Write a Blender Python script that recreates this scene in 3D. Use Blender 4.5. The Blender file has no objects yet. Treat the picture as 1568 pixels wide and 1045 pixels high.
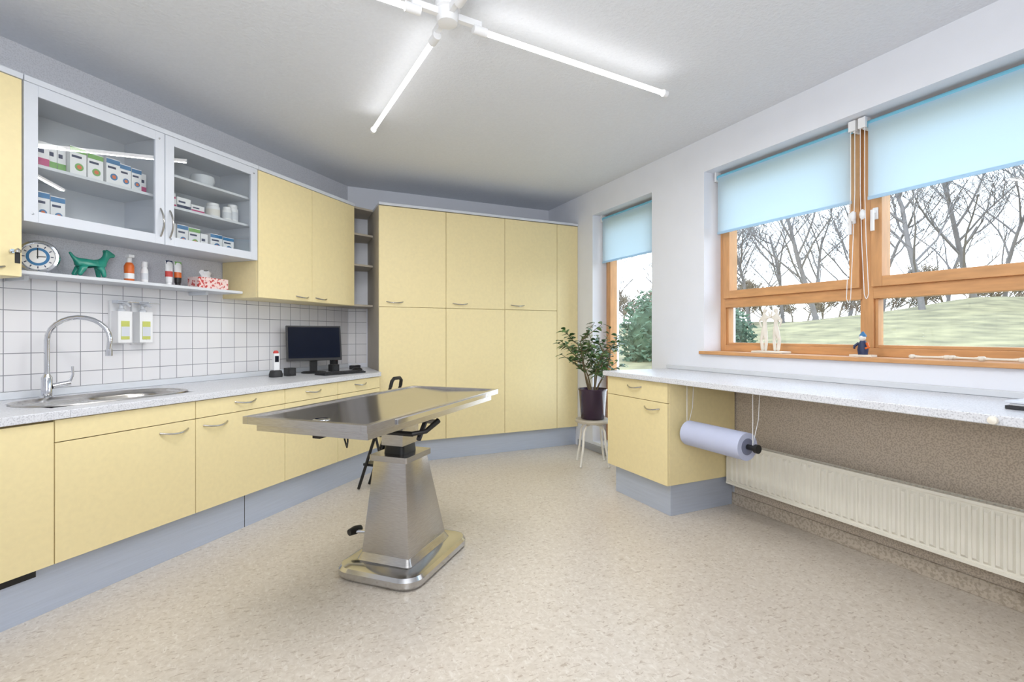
import bpy, bmesh, math, random
from mathutils import Vector, Matrix
random.seed(7)
R2 = math.sqrt(2)
scene = bpy.context.scene
L45 = math.radians(45)

# ------------------------------------------------------------------ materials
def s2l(c):
    out = []
    for v in c:
        v = v / 255.0
        out.append(v / 12.92 if v <= 0.04045 else ((v + 0.055) / 1.055) ** 2.4)
    return tuple(out)

def nodes_of(name):
    m = bpy.data.materials.new(name)
    m.use_nodes = True
    nt = m.node_tree
    return m, nt, nt.nodes, nt.links, nt.nodes['Principled BSDF']

def pmat(name, col, rough=0.5, metal=0.0, var=0.05, scale=6.0, bump=0.0, bscale=150.0,
         spec=0.5, coat=0.0, stretch=(1, 1, 1)):
    m, nt, N, L, b = nodes_of(name)
    c = s2l(col)
    tc = N.new('ShaderNodeTexCoord')
    mp = N.new('ShaderNodeMapping'); mp.inputs['Scale'].default_value = stretch
    L.new(tc.outputs['Object'], mp.inputs['Vector'])
    nz = N.new('ShaderNodeTexNoise'); nz.inputs['Scale'].default_value = scale
    nz.inputs['Detail'].default_value = 3
    L.new(mp.outputs[0], nz.inputs['Vector'])
    rp = N.new('ShaderNodeValToRGB')
    rp.color_ramp.elements[0].position = 0.3
    rp.color_ramp.elements[1].position = 0.7
    rp.color_ramp.elements[0].color = tuple(x * (1 - var) for x in c) + (1,)
    rp.color_ramp.elements[1].color = tuple(min(1, x * (1 + var)) for x in c) + (1,)
    L.new(nz.outputs['Fac'], rp.inputs[0])
    L.new(rp.outputs[0], b.inputs['Base Color'])
    b.inputs['Roughness'].default_value = rough
    b.inputs['Metallic'].default_value = metal
    b.inputs['Specular IOR Level'].default_value = spec
    b.inputs['Coat Weight'].default_value = coat
    if bump > 0:
        n2 = N.new('ShaderNodeTexNoise'); n2.inputs['Scale'].default_value = bscale
        n2.inputs['Detail'].default_value = 3
        L.new(mp.outputs[0], n2.inputs['Vector'])
        bp = N.new('ShaderNodeBump'); bp.inputs['Strength'].default_value = bump
        bp.inputs['Distance'].default_value = 0.004
        L.new(n2.outputs['Fac'], bp.inputs['Height'])
        L.new(bp.outputs[0], b.inputs['Normal'])
    return m

def speckle(name, base, spots, scale=300, thr=0.6, rough=0.4, bump=0.0):
    m, nt, N, L, b = nodes_of(name)
    tc = N.new('ShaderNodeTexCoord')
    nz = N.new('ShaderNodeTexNoise'); nz.inputs['Scale'].default_value = scale; nz.inputs['Detail'].default_value = 2
    L.new(tc.outputs['Object'], nz.inputs['Vector'])
    rp = N.new('ShaderNodeValToRGB')
    rp.color_ramp.elements[0].position = thr - 0.06
    rp.color_ramp.elements[1].position = thr + 0.06
    rp.color_ramp.elements[0].color = s2l(base) + (1,)
    rp.color_ramp.elements[1].color = s2l(spots) + (1,)
    L.new(nz.outputs['Fac'], rp.inputs[0]); L.new(rp.outputs[0], b.inputs['Base Color'])
    b.inputs['Roughness'].default_value = rough
    if bump:
        bp = N.new('ShaderNodeBump'); bp.inputs['Strength'].default_value = bump; bp.inputs['Distance'].default_value = 0.004
        L.new(nz.outputs['Fac'], bp.inputs['Height']); L.new(bp.outputs[0], b.inputs['Normal'])
    return m

def floor_mat():
    m, nt, N, L, b = nodes_of('marmoleum')
    tc = N.new('ShaderNodeTexCoord')
    def noise(sc, st, det=3, dist=0.0, rot=0.0):
        mp = N.new('ShaderNodeMapping'); mp.inputs['Scale'].default_value = st
        mp.inputs['Rotation'].default_value = (0, 0, rot)
        L.new(tc.outputs['Object'], mp.inputs['Vector'])
        n = N.new('ShaderNodeTexNoise'); n.inputs['Scale'].default_value = sc
        n.inputs['Detail'].default_value = det; n.inputs['Distortion'].default_value = dist
        L.new(mp.outputs[0], n.inputs['Vector'])
        return n
    def ramp(n, p0, p1, c0, c1):
        r = N.new('ShaderNodeValToRGB')
        r.color_ramp.elements[0].position = p0; r.color_ramp.elements[1].position = p1
        r.color_ramp.elements[0].color = c0; r.color_ramp.elements[1].color = c1
        L.new(n.outputs['Fac'], r.inputs[0]); return r
    base = ramp(noise(40, (1, 1, 1), 5, 1.0), 0.3, 0.7, s2l((196, 186, 173)) + (1,), s2l((213, 205, 194)) + (1,))
    f1 = ramp(noise(34, (1, 2.2, 1), 4, 0.8, 0.5), 0.59, 0.66, (0, 0, 0, 1), (1, 1, 1, 1))
    f2 = ramp(noise(34, (2.2, 1, 1), 4, 0.8, 0.3), 0.58, 0.66, (0, 0, 0, 1), (1, 1, 1, 1))
    m1 = N.new('ShaderNodeMixRGB'); m1.blend_type = 'MIX'
    m1.inputs[2].default_value = s2l((164, 149, 133)) + (1,)
    mu = N.new('ShaderNodeMath'); mu.operation = 'MULTIPLY'; mu.inputs[1].default_value = 0.7
    L.new(f1.outputs[0], mu.inputs[0]); L.new(mu.outputs[0], m1.inputs[0]); L.new(base.outputs[0], m1.inputs[1])
    m2 = N.new('ShaderNodeMixRGB'); m2.inputs[2].default_value = s2l((226, 221, 213)) + (1,)
    mu2 = N.new('ShaderNodeMath'); mu2.operation = 'MULTIPLY'; mu2.inputs[1].default_value = 0.5
    L.new(f2.outputs[0], mu2.inputs[0]); L.new(mu2.outputs[0], m2.inputs[0]); L.new(m1.outputs[0], m2.inputs[1])
    L.new(m2.outputs[0], b.inputs['Base Color'])
    b.inputs['Roughness'].default_value = 0.34
    b.inputs['Specular IOR Level'].default_value = 0.6
    return m

def tile_mat():
    m, nt, N, L, b = nodes_of('white_tile')
    tc = N.new('ShaderNodeTexCoord')
    sp = N.new('ShaderNodeSeparateXYZ'); cb = N.new('ShaderNodeCombineXYZ')
    L.new(tc.outputs['Object'], sp.inputs[0]); L.new(sp.outputs[0], cb.inputs[0]); L.new(sp.outputs[2], cb.inputs[1])
    br = N.new('ShaderNodeTexBrick'); br.offset = 0.0; br.squash = 1.0
    br.inputs['Scale'].default_value = 1.0
    br.inputs['Brick Width'].default_value = 0.115; br.inputs['Row Height'].default_value = 0.115
    br.inputs['Mortar Size'].default_value = 0.0022; br.inputs['Mortar Smooth'].default_value = 0.1
    br.inputs['Color1'].default_value = s2l((232, 231, 233)) + (1,)
    br.inputs['Color2'].default_value = s2l((226, 226, 230)) + (1,)
    br.inputs['Mortar'].default_value = s2l((140, 142, 148)) + (1,)
    L.new(cb.outputs[0], br.inputs['Vector'])
    L.new(br.outputs['Color'], b.inputs['Base Color'])
    b.inputs['Roughness'].default_value = 0.18
    bp = N.new('ShaderNodeBump'); bp.invert = True; bp.inputs['Strength'].default_value = 0.3; bp.inputs['Distance'].default_value = 0.001
    L.new(br.outputs['Fac'], bp.inputs['Height']); L.new(bp.outputs[0], b.inputs['Normal'])
    return m

def emis(name, col, st):
    m, nt, N, L, b = nodes_of(name)
    b.inputs['Base Color'].default_value = s2l(col) + (1,)
    b.inputs['Emission Color'].default_value = s2l(col) + (1,)
    b.inputs['Emission Strength'].default_value = st
    return m

def glass_mat(name, tint, r0, r1):
    m = bpy.data.materials.new(name); m.use_nodes = True
    N = m.node_tree.nodes; L = m.node_tree.links
    N.clear()
    out = N.new('ShaderNodeOutputMaterial'); mx = N.new('ShaderNodeMixShader')
    tr = N.new('ShaderNodeBsdfTransparent'); gl = N.new('ShaderNodeBsdfGlossy')
    tr.inputs[0].default_value = tint + (1,); gl.inputs['Roughness'].default_value = 0.0
    lw = N.new('ShaderNodeLayerWeight'); lw.inputs['Blend'].default_value = .5
    pw = N.new('ShaderNodeMath'); pw.operation = 'POWER'; pw.inputs[1].default_value = 4.5
    mu = N.new('ShaderNodeMath'); mu.operation = 'MULTIPLY_ADD'; mu.inputs[1].default_value = r1; mu.inputs[2].default_value = r0
    L.new(lw.outputs['Facing'], pw.inputs[0]); L.new(pw.outputs[0], mu.inputs[0]); L.new(mu.outputs[0], mx.inputs[0])
    L.new(tr.outputs[0], mx.inputs[1]); L.new(gl.outputs[0], mx.inputs[2]); L.new(mx.outputs[0], out.inputs[0])
    return m

def fabric_mat(name, col):
    m = bpy.data.materials.new(name); m.use_nodes = True
    N = m.node_tree.nodes; L = m.node_tree.links
    N.clear()
    out = N.new('ShaderNodeOutputMaterial'); mx = N.new('ShaderNodeMixShader')
    d = N.new('ShaderNodeBsdfDiffuse'); t = N.new('ShaderNodeBsdfTranslucent')
    tc = N.new('ShaderNodeTexCoord'); w = N.new('ShaderNodeTexNoise'); w.inputs['Scale'].default_value = 400
    L.new(tc.outputs['Object'], w.inputs['Vector'])
    rp = N.new('ShaderNodeValToRGB'); c = s2l(col)
    rp.color_ramp.elements[0].color = tuple(x * .96 for x in c) + (1,); rp.color_ramp.elements[1].color = c + (1,)
    L.new(w.outputs['Fac'], rp.inputs[0])
    L.new(rp.outputs[0], d.inputs[0]); L.new(rp.outputs[0], t.inputs[0])
    mx.inputs[0].default_value = 0.5
    L.new(d.outputs[0], mx.inputs[1]); L.new(t.outputs[0], mx.inputs[2]); L.new(mx.outputs[0], out.inputs[0])
    return m

M = {}
M['yellow'] = pmat('yellow_laminate', (236, 220, 170), 0.40, var=0.025, scale=40)
M['carcass'] = pmat('cabinet_carcass', (150, 130, 85), 0.6)  # door yellow darkened: shadow of the door gaps put into the colour
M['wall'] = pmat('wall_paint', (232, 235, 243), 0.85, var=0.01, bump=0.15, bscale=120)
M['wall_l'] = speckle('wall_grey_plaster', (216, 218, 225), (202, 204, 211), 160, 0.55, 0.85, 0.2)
M['ceil'] = pmat('ceiling_woodchip', (222, 226, 233), 0.9, var=0.02, scale=60, bump=0.9, bscale=60)
M['floor'] = floor_mat()
M['tile'] = tile_mat()
M['plinth'] = pmat('plinth_aluminium', (188, 198, 216), 0.32, var=0.04, metal=0.3, scale=20, stretch=(.2, .2, 6))
M['top'] = speckle('worktop_laminate', (218, 220, 226), (190, 192, 199), 160, 0.57, 0.3)
M['greyframe'] = pmat('grey_frame', (212, 217, 226), 0.4, var=0.02)
M['shelfgrey'] = pmat('shelf_grey', (214, 218, 224), 0.45, var=0.02)
M['greybrown'] = pmat('shelf_greybrown', (184, 176, 162), 0.55)
M['steel'] = pmat('brushed_steel', (190, 187, 184), 0.26, 1.0, var=0.10, scale=30, stretch=(1, 1, 12))
M['steeltop'] = pmat('polished_steel', (160, 155, 150), 0.16, 1.0, var=0.05, scale=8)
M['chrome'] = pmat('chrome', (215, 217, 222), 0.08, 1.0, var=0.01)
M['basesteel'] = pmat('pedestal_base_steel', (200, 199, 199), 0.16, 1.0, var=0.03)
M['handle'] = pmat('satin_handle', (190, 188, 184), 0.25, 1.0, var=0.02)
M['black'] = pmat('black_plastic', (22, 22, 24), 0.4, var=0.1)
M['dark'] = pmat('dark_rubber', (45, 45, 48), 0.6)
M['screen'] = pmat('monitor_screen', (8, 16, 34), 0.08, var=0.05, spec=.25)
M['white'] = pmat('white_plastic', (236, 237, 239), 0.35, var=0.01)
M['offwhite'] = pmat('offwhite', (228, 225, 218), 0.4, var=0.02)
M['rad'] = pmat('radiator_enamel', (238, 235, 224), 0.35, var=0.01)
M['rough'] = speckle('brown_plaster', (212, 200, 185), (186, 173, 158), 130, 0.52, 0.9, 0.3)
M['base'] = speckle('baseboard_marmoleum', (192, 181, 166), (168, 156, 140), 60, 0.52, 0.7)
M['basegrey'] = pmat('baseboard_grey', (170, 172, 178), 0.6)
M['wood'] = pmat('pine_frame', (206, 154, 104), 0.45, var=0.12, scale=6, stretch=(6, 1, 6))
M['woodv'] = pmat('pine_frame_v', (204, 152, 102), 0.45, var=0.12, scale=6, stretch=(6, 6, 1))
M['tube'] = emis('fluorescent_tube', (255, 252, 249), 4.5)
M['glass'] = glass_mat('window_glass', (0.97, 0.99, 1.0), .03, .5)
M['cabglass'] = glass_mat('cabinet_glass', (0.97, 0.98, 0.98), .07, .6)
M['blind'] = fabric_mat('blind_fabric', (208, 232, 248))
M['blindroll'] = pmat('blind_roll', (120, 190, 215), 0.7)
M['leaf'] = pmat('leaf_green', (66, 100, 54), 0.35, var=0.35, scale=9)
M['leaf2'] = pmat('leaf_light', (118, 148, 84), 0.4, var=0.3, scale=9)
M['bark'] = pmat('twig_bark', (110, 96, 72), 0.8)
M['pot'] = pmat('pot_aubergine', (58, 40, 62), 0.25, var=0.05)
M['soil'] = pmat('soil', (60, 44, 32), 0.95, var=0.3, scale=60)
M['dog'] = pmat('teal_glaze', (36, 140, 122), 0.25, var=0.1)
M['orange'] = pmat('orange_bottle', (214, 104, 40), 0.35)
M['green'] = pmat('green_print', (120, 172, 92), 0.5)
M['blue'] = pmat('blue_print', (60, 120, 170), 0.5)
M['red'] = pmat('red_print', (200, 70, 66), 0.5)
M['pink'] = pmat('magenta_print', (190, 60, 120), 0.5)
M['lime'] = pmat('lime_label', (200, 206, 110), 0.5)
M['navy'] = pmat('navy_print', (36, 48, 84), 0.5)
M['paper'] = pmat('paper_roll_blue', (192, 199, 226), 0.8, var=0.03)
M['roll_end'] = pmat('paper_roll_core', (120, 125, 150), 0.8)
M['bone'] = pmat('bone', (232, 226, 214), 0.5)
M['tissue'] = speckle('floral_box', (238, 214, 210), (196, 62, 58), 60, 0.56, 0.6)
M['grass'] = pmat('lawn', (136, 126, 92), 0.95, var=0.4, scale=1.6, bump=0.5, bscale=20)
M['tree'] = pmat('bare_bark', (122, 115, 112), 0.9, var=0.15, scale=3)
M['shrub'] = pmat('shrub_twigs', (150, 136, 120), 0.9, var=0.2, scale=3)
M['hedge'] = pmat('hedge_leaf', (86, 106, 82), 0.8, var=0.35, scale=4)

# ------------------------------------------------------------------ builder
class B:
    def __init__(self):
        self.v = []; self.f = []; self.m = []; self.mats = []
    def mi(self, mat):
        m = M[mat]
        if m not in self.mats: self.mats.append(m)
        return self.mats.index(m)
    def add(self, vs, fs, mat, mtx=None):
        o = len(self.v); k = self.mi(mat)
        for p in vs:
            p = Vector(p)
            if mtx: p = mtx @ p
            self.v.append(tuple(p))
        for f in fs:
            self.f.append(tuple(i + o for i in f)); self.m.append(k)
        return self
    def box(self, x0, x1, y0, y1, z0, z1, mat, mtx=None):
        x0, x1 = min(x0, x1), max(x0, x1); y0, y1 = min(y0, y1), max(y0, y1); z0, z1 = min(z0, z1), max(z0, z1)
        vs = [(x0,y0,z0),(x1,y0,z0),(x1,y1,z0),(x0,y1,z0),(x0,y0,z1),(x1,y0,z1),(x1,y1,z1),(x0,y1,z1)]
        fs = [(0,3,2,1),(4,5,6,7),(0,1,5,4),(1,2,6,5),(2,3,7,6),(3,0,4,7)]
        return self.add(vs, fs, mat, mtx)
    def prism(self, poly, z0, z1, mat, mtx=None):
        a = sum(poly[i][0]*poly[(i+1)%len(poly)][1]-poly[(i+1)%len(poly)][0]*poly[i][1] for i in range(len(poly)))
        if a < 0: poly = poly[::-1]
        n = len(poly)
        vs = [(p[0],p[1],z0) for p in poly] + [(p[0],p[1],z1) for p in poly]
        fs = [tuple(range(n))[::-1], tuple(range(n, 2*n))] + [(i,(i+1)%n,n+(i+1)%n,n+i) for i in range(n)]
        return self.add(vs, fs, mat, mtx)
    def loft(self, rings, mat, cap=True, mtx=None, closed=False):
        n = len(rings[0]); vs = [p for r in rings for p in r]; fs = []
        for j in range(len(rings)-1):
            for i in range(n):
                a=j*n+i; b=j*n+(i+1)%n
                fs.append((a,b,b+n,a+n))
        if cap:
            fs.append(tuple(range(n))[::-1]); fs.append(tuple(range((len(rings)-1)*n, len(rings)*n)))
        return self.add(vs, fs, mat, mtx)
    def tube(self, pts, r, mat, seg=10, mtx=None, cap=True):
        pts = [Vector(p) for p in pts]
        rs = r if isinstance(r, (list, tuple)) else [r]*len(pts)
        rings = []; up = None
        for i, p in enumerate(pts):
            if i == 0: t = pts[1]-pts[0]
            elif i == len(pts)-1: t = pts[-1]-pts[-2]
            else: t = pts[i+1]-pts[i-1]
            t.normalize()
            if up is None:
                up = Vector((0,0,1)) if abs(t.z) < 0.9 else Vector((1,0,0))
            a = t.cross(up); 
            if a.length < 1e-5: a = t.orthogonal()
            a.normalize(); b = a.cross(t).normalized(); up = b
            rings.append([tuple(p + (a*math.cos(2*math.pi*k/seg)+b*math.sin(2*math.pi*k/seg))*rs[i]) for k in range(seg)])
        return self.loft([rg[::-1] for rg in rings], mat, cap, mtx)
    def cyl(self, p0, p1, r, mat, seg=24, r1=None, mtx=None):
        return self.tube([p0, p1], [r, r if r1 is None else r1], mat, seg, mtx)
    def lathe(self, c, prof, mat, seg=28, mtx=None):
        rings = [[(c[0]+r*math.cos(2*math.pi*k/seg), c[1]+r*math.sin(2*math.pi*k/seg), c[2]+z) for k in range(seg)] for r, z in prof]
        return self.loft(rings, mat, True, mtx)
    def ell(self, c, r, mat, seg=16, mtx=None):
        rings = []
        for j in range(1, seg//2):
            a = math.pi*j/(seg//2) - math.pi/2
            rings.append([(c[0]+r[0]*math.cos(a)*math.cos(2*math.pi*k/seg), c[1]+r[1]*math.cos(a)*math.sin(2*math.pi*k/seg), c[2]+r[2]*math.sin(a)) for k in range(seg)])
        return self.loft(rings, mat, True, mtx)
    def handle(self, c, ax, out, ln, mat='handle', r=0.005, drop=0.012):
        c = Vector(c); ax = Vector(ax).normalized(); out = Vector(out).normalized()
        dn = Vector((0,0,-1)) if abs(ax.z) < .5 else Vector((0,0,0))
        pts = []
        for i in range(9):
            t = i/4-1
            h = 1-t*t
            pts.append(c + ax*t*ln/2 + out*(0.001+0.03*h) + dn*drop*h)
        return self.tube(pts, r, mat, 8)
    def done(self, name, rot=0.0, loc=(0,0,0), bevel=0.0, smooth=35, parent=None, seg=2, sub=0):
        me = bpy.data.meshes.new(name)
        me.from_pydata(self.v, [], self.f)
        for m in self.mats: me.materials.append(m)
        me.polygons.foreach_set('material_index', self.m)
        me.polygons.foreach_set('use_smooth', [True]*len(self.f))
        me.update()
        try: me.set_sharp_from_angle(angle=math.radians(smooth))
        except Exception: pass
        ob = bpy.data.objects.new(name, me)
        scene.collection.objects.link(ob)
        ob.location = loc; ob.rotation_euler = (0, 0, rot)
        if bevel > 0:
            bv = ob.modifiers.new('bevel', 'BEVEL'); bv.width = bevel; bv.segments = seg
            bv.limit_method = 'ANGLE'; bv.angle_limit = math.radians(50); bv.harden_normals = True
        if parent: ob.parent = parent
        return ob

def w2(s, d):  # left-wall frame -> world
    return ((s-d)/R2, (s+d)/R2)

CEIL = 2.81; WX = 3.02; WY = 5.39; WD = 3.38
# ------------------------------------------------------------------ room shell
cor = w2(4.243, WD); lft = w2(0.0, WD)
roompoly = [(WX+.35, -1.3), (WX+.35, WY+.2), (cor[0]-.1, WY+.2), (lft[0]-.15, lft[1]+.1), (lft[0]-.15, -1.3)]
B().prism(roompoly, -0.12, 0.0, 'floor').done('floor')
B().prism(roompoly, CEIL, CEIL+.15, 'ceil').done('ceiling')
w = B()
w.box(WX, WX+.35, -1.3, .67, 0, CEIL, 'wall')
w.box(WX, WX+.35, .67, 2.875, 0, 1.095, 'wall')
w.box(WX, WX+.35, .67, 2.875, 2.54, CEIL, 'wall')
w.box(WX, WX+.35, 2.875, 3.483, 0, CEIL, 'wall')
w.box(WX, WX+.35, 3.483, 4.42, 0, .1, 'wall')
w.box(WX, WX+.35, 3.483, 4.42, 2.54, CEIL, 'wall')
w.box(WX, WX+.35, 4.42, WY+.2, 0, CEIL, 'wall')
w.done('wall_right')
B().box(cor[0]-.1, WX+.35, WY, WY+.2, 0, CEIL, 'wall').done('wall_back')
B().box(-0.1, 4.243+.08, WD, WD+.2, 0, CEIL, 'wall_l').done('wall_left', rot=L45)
B().box(lft[0]-.15, lft[0], -1.3, lft[1]+.1, 0, CEIL, 'wall').done('wall_side')
B().box(lft[0]-.15, WX+.35, -1.3, -1.2, 0, CEIL, 'wall').done('wall_front')
B().box(0.3, 4.236, WD-.008, WD, .95, 1.56, 'tile').done('wall_left_tiles', rot=L45)
B().box(cor[0]+.005, .80, WY-.008, WY, .95, 1.525, 'tile').done('wall_back_tiles')
B().box(WX-.006, WX, -1.2, 2.58, 0.085, .92, 'rough').done('wall_right_lower')
B().box(WX-.018, WX, -1.2, 2.60, 0, .085, 'base').done('baseboard_right', bevel=.003)
B().box(WX-.012, WX, 3.25, 4.70, 0, .07, 'basegrey').done('baseboard_right_far', bevel=.003)

# ------------------------------------------------------------------ windows
def window(name, y0, y1, z0, z1, mull=None, trans=None):
    g = B(); X0, X1 = 3.20, 3.28; fw = .05
    g.box(X0, X1, y0, y0+fw, z0, z1, 'woodv'); g.box(X0, X1, y1-fw, y1, z0, z1, 'woodv')
    g.box(X0, X1, y0+fw, y1-fw, z0, z0+fw, 'wood'); g.box(X0, X1, y0+fw, y1-fw, z1-fw*.8, z1, 'wood')
    bays = [(y0+fw, y1-fw)]
    if mull:
        g.box(X0, X1, mull-.032, mull+.032, z0+fw, z1-fw*.8, 'woodv')
        bays = [(y0+fw, mull-.032), (mull+.032, y1-fw)]
    zt = z0+fw
    for a, b in bays:
        if trans:
            g.box(X0-.005, X1, a, b, trans-.035, trans+.035, 'wood')
            zt = trans+.035
            for q in ((a, a+.018, z0+fw, trans-.035), (b-.018, b, z0+fw, trans-.035)):
                g.box(X0+.015, X1-.01, q[0], q[1], q[2], q[3], 'woodv')
            g.box(X0+.015, X1-.01, a+.018, b-.018, z0+fw, z0+fw+.018, 'wood')
            g.box(X0+.03, X0+.036, a+.01, b-.01, z0+fw+.01, trans-.03, 'glass')
        sw = .06; S0 = X0-.028; S1 = X1-.02
        g.box(S0, S1, a, a+sw, zt, z1-fw*.8, 'woodv'); g.box(S0, S1, b-sw, b, zt, z1-fw*.8, 'woodv')
        g.box(S0, S1, a+sw, b-sw, zt, zt+sw, 'wood'); g.box(S0, S1, a+sw, b-sw, z1-fw*.8-sw, z1-fw*.8, 'wood')
        g.box(X0+.02, X0+.026, a+sw-.01, b-sw+.01, zt+sw-.01, z1-fw*.8-sw+.01, 'glass')
        hy = b-.03 if mull and a < mull-.5 else a+.03
        g.box(S0-.012, S0, hy-.014, hy+.014, 1.93, 2.0, 'white')
        g.box(S0-.04, S0-.01, hy-.008, hy+.008, 1.965, 1.985, 'white')
        g.box(S0-.045, S0-.03, hy-.009, hy+.009, 1.86, 1.985, 'white')
    return g.done(name, bevel=.004)
window('window_1', .67, 2.875, 1.12, 2.54, mull=1.775, trans=1.50)
window('window_2', 3.483, 4.42, .10, 2.54)
B().box(2.99, 3.21, .64, 2.905, 1.095, 1.12, 'wood').done('window_sill', bevel=.005)

def blind(y0, y1, zb=2.055):
    g = B(); x = 3.135
    g.cyl((x, y0+.01, 2.495), (x, y1-.01, 2.495), .021, 'blindroll')
    for yy in (y0, y1):
        g.box(x-.028, x+.028, yy-.006, yy+.006, 2.465, 2.54, 'white')
    g.add([(x-.021, y0+.02, 2.49), (x-.021, y1-.02, 2.49), (x-.021, y1-.02, zb), (x-.021, y0+.02, zb)], [(0,1,2,3)], 'blind')
    g.box(x-.026, x-.016, y0+.02, y1-.02, zb-.012, zb+.006, 'blind')
    return g.done('roller_blind', smooth=50)
blind(1.80, 2.845); blind(.70, 1.745); blind(3.50, 4.39, 2.03)
def cord(y, zb, sway):
    g = B()
    x = 3.095
    for o in (-.012, .012):
        g.tube([(x, y+o, 2.50), (x, y+o, 2.1), (x-.004, y+o+sway*.4, 1.8), (x-.006, y+o+sway, zb+.03)], .0022, 'white', 6)
    g.tube([(x-.006, y-.012+sway, zb+.03), (x-.006, y-.006+sway, zb+.008), (x-.006, y+sway, zb), (x-.006, y+.006+sway, zb+.008), (x-.006, y+.012+sway, zb+.03)], .0022, 'white', 6)
    g.lathe((x, y, 1.93), [(.004,0),(.013,.01),(.016,.03),(.012,.05),(.004,.06)], 'white', 12)
    g.box(x-.01, x+.01, y-.02, y+.02, 2.47, 2.53, 'white')
    return g.done('pull_cord')
cord(1.80, 1.44, .02); cord(1.745, 1.46, -.025)

# ------------------------------------------------------------------ left run, base cabinets
F = 2.672   # door face distance
def front(g, s0, s1, z0, z1, f=F, th=.018, mat='yellow', gap=.002):
    g.box(s0+gap, s1-gap, f, f+th, z0+gap, z1-gap, mat)
g = B()
SL = 0.45
g.box(SL, 1.40, F+.02, WD-.01, .22, .868, 'carcass')
g.box(1.40, 2.13, F+.02, WD-.01, .22, .70, 'carcass')
g.box(2.13, 3.80, F+.02, WD-.01, .22, .868, 'carcass')
front(g, SL, 1.359, .22, .862)
front(g, 1.359, 2.024, .765, .868); front(g, 1.359, 2.024, .22, .765)
g.handle((1.90, F, .72), (1,0,0), (0,-1,0), .16)
front(g, 2.024, 2.684, .765, .868); front(g, 2.024, 2.684, .22, .765)
g.handle((2.36, F, .83), (1,0,0), (0,-1,0), .16); g.handle((2.15, F, .72), (1,0,0), (0,-1,0), .16)
front(g, 2.684, 3.233, .765, .868); front(g, 2.684, 3.233, .22, .765)
g.handle((2.96, F, .83), (1,0,0), (0,-1,0), .16); g.handle((3.11, F, .72), (1,0,0), (0,-1,0), .16)
front(g, 3.233, 3.80, .765, .868); front(g, 3.233, 3.80, .22, .765)
g.handle((3.52, F, .83), (1,0,0), (0,-1,0), .16); g.handle((3.36, F, .72), (1,0,0), (0,-1,0), .16)
g.box(SL, 3.86, F+.045, F+.065, 0, .218, 'plinth')
g.box(SL+.05, 1.31, F+.035, F+.047, .182, .212, 'black')
g.box(2.39, 2.394, F+.0435, F+.046, 0, .218, 'dark')
g.done('base_cabinet', rot=L45, bevel=.0018)
# countertop
g = B(); c0 = 2.655; z0, z1 = .870, .908
g.box(SL, 1.41, c0, WD-.009, z0, z1, 'top')
g.box(1.41, 2.12, c0, 2.80, z0, z1, 'top'); g.box(1.41, 2.12, 3.20, WD-.009, z0, z1, 'top')
g.prism([(2.12, c0), (c0+1.1445, c0), (4.37, 3.228), (4.232, WD-.009), (2.12, WD-.009)], z0, z1, 'top')
g.box(SL, 4.22, WD-.028, WD-.009, z1, z1+.04, 'shelfgrey')
g.done('countertop', rot=L45, bevel=.004)
# sink
def rrect(cx, cy, hx, hy, r, z, n=6):
    pts = []
    for qx, qy, a0 in ((1,1,0),(-1,1,90),(-1,-1,180),(1,-1,270)):
        for i in range(n+1):
            a = math.radians(a0+90*i/n)
            pts.append((cx+qx*(hx-r)+r*math.cos(a), cy+qy*(hy-r)+r*math.sin(a), z))
    return pts
g = B()
cx, cy = 1.765, 3.0
rings = [rrect(cx, cy, .40, .215, .20, .909), rrect(cx, cy, .398, .213, .20, .915), rrect(cx, cy, .375, .19, .18, .915),
         rrect(cx, cy, .365, .18, .17, .907), rrect(cx+.12, cy, .21, .165, .14, .905), rrect(cx+.12, cy, .195, .15, .13, .89),
         rrect(cx+.12, cy, .175, .135, .12, .76), rrect(cx+.12, cy, .14, .10, .09, .745), rrect(cx+.12, cy, .03, .03, .029, .742)]
g.loft(rings[::-1], 'steel', cap=False)
g.add(rings[-1], [tuple(range(len(rings[-1])))], 'dark')
for i in range(5):
    g.box(cx-.33, cx-.14, cy-.09+i*.04, cy-.083+i*.04, .904, .9085, 'steel')
g.done('kitchen_sink', rot=L45, smooth=50)
# faucet
g = B()
b0 = Vector((1.62, 3.252, .9085)); tip = Vector((1.80, 3.04, 0)); dr = (tip-Vector((b0.x,b0.y,0)))
g.lathe(tuple(b0), [(.03,0),(.03,.008),(.024,.014),(.024,.11),(.018,.12),(.014,.13)], 'chrome', 20)
pts = [(b0.x, b0.y, .95), (b0.x, b0.y, 1.22)]
for i in range(1, 14):
    a = math.pi*i/13*1.06
    f = (1-math.cos(a))/2
    pts.append((b0.x+dr.x*f, b0.y+dr.y*f, 1.22+.125*math.sin(a)))
e = pts[-1]; pts.append((e[0]-dr.x*.01, e[1]-dr.y*.01, e[2]-.03))
g.tube(pts, .0125, 'chrome', 12)
e = pts[-1]; g.cyl(e, (e[0], e[1], e[2]-.035), .017, 'chrome', 16)
g.tube([(b0.x+.02, b0.y-.01, .97), (b0.x+.09, b0.y-.03, .985)], [.016,.014], 'chrome', 12)
g.tube([(b0.x+.085, b0.y-.03, .985), (b0.x+.10, b0.y-.035, 1.03), (b0.x+.095, b0.y-.04, 1.075)], [.007,.006,.006], 'chrome', 8)
g.done('sink_faucet', rot=L45)
g = B()
g.lathe((1.27, 3.2, .909), [(.055,0),(.058,.004),(.058,.236),(.055,.24),(.02,.24),(.02,.22)], 'white', 24)
g.done('kitchen_paper_roll', rot=L45)

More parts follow.
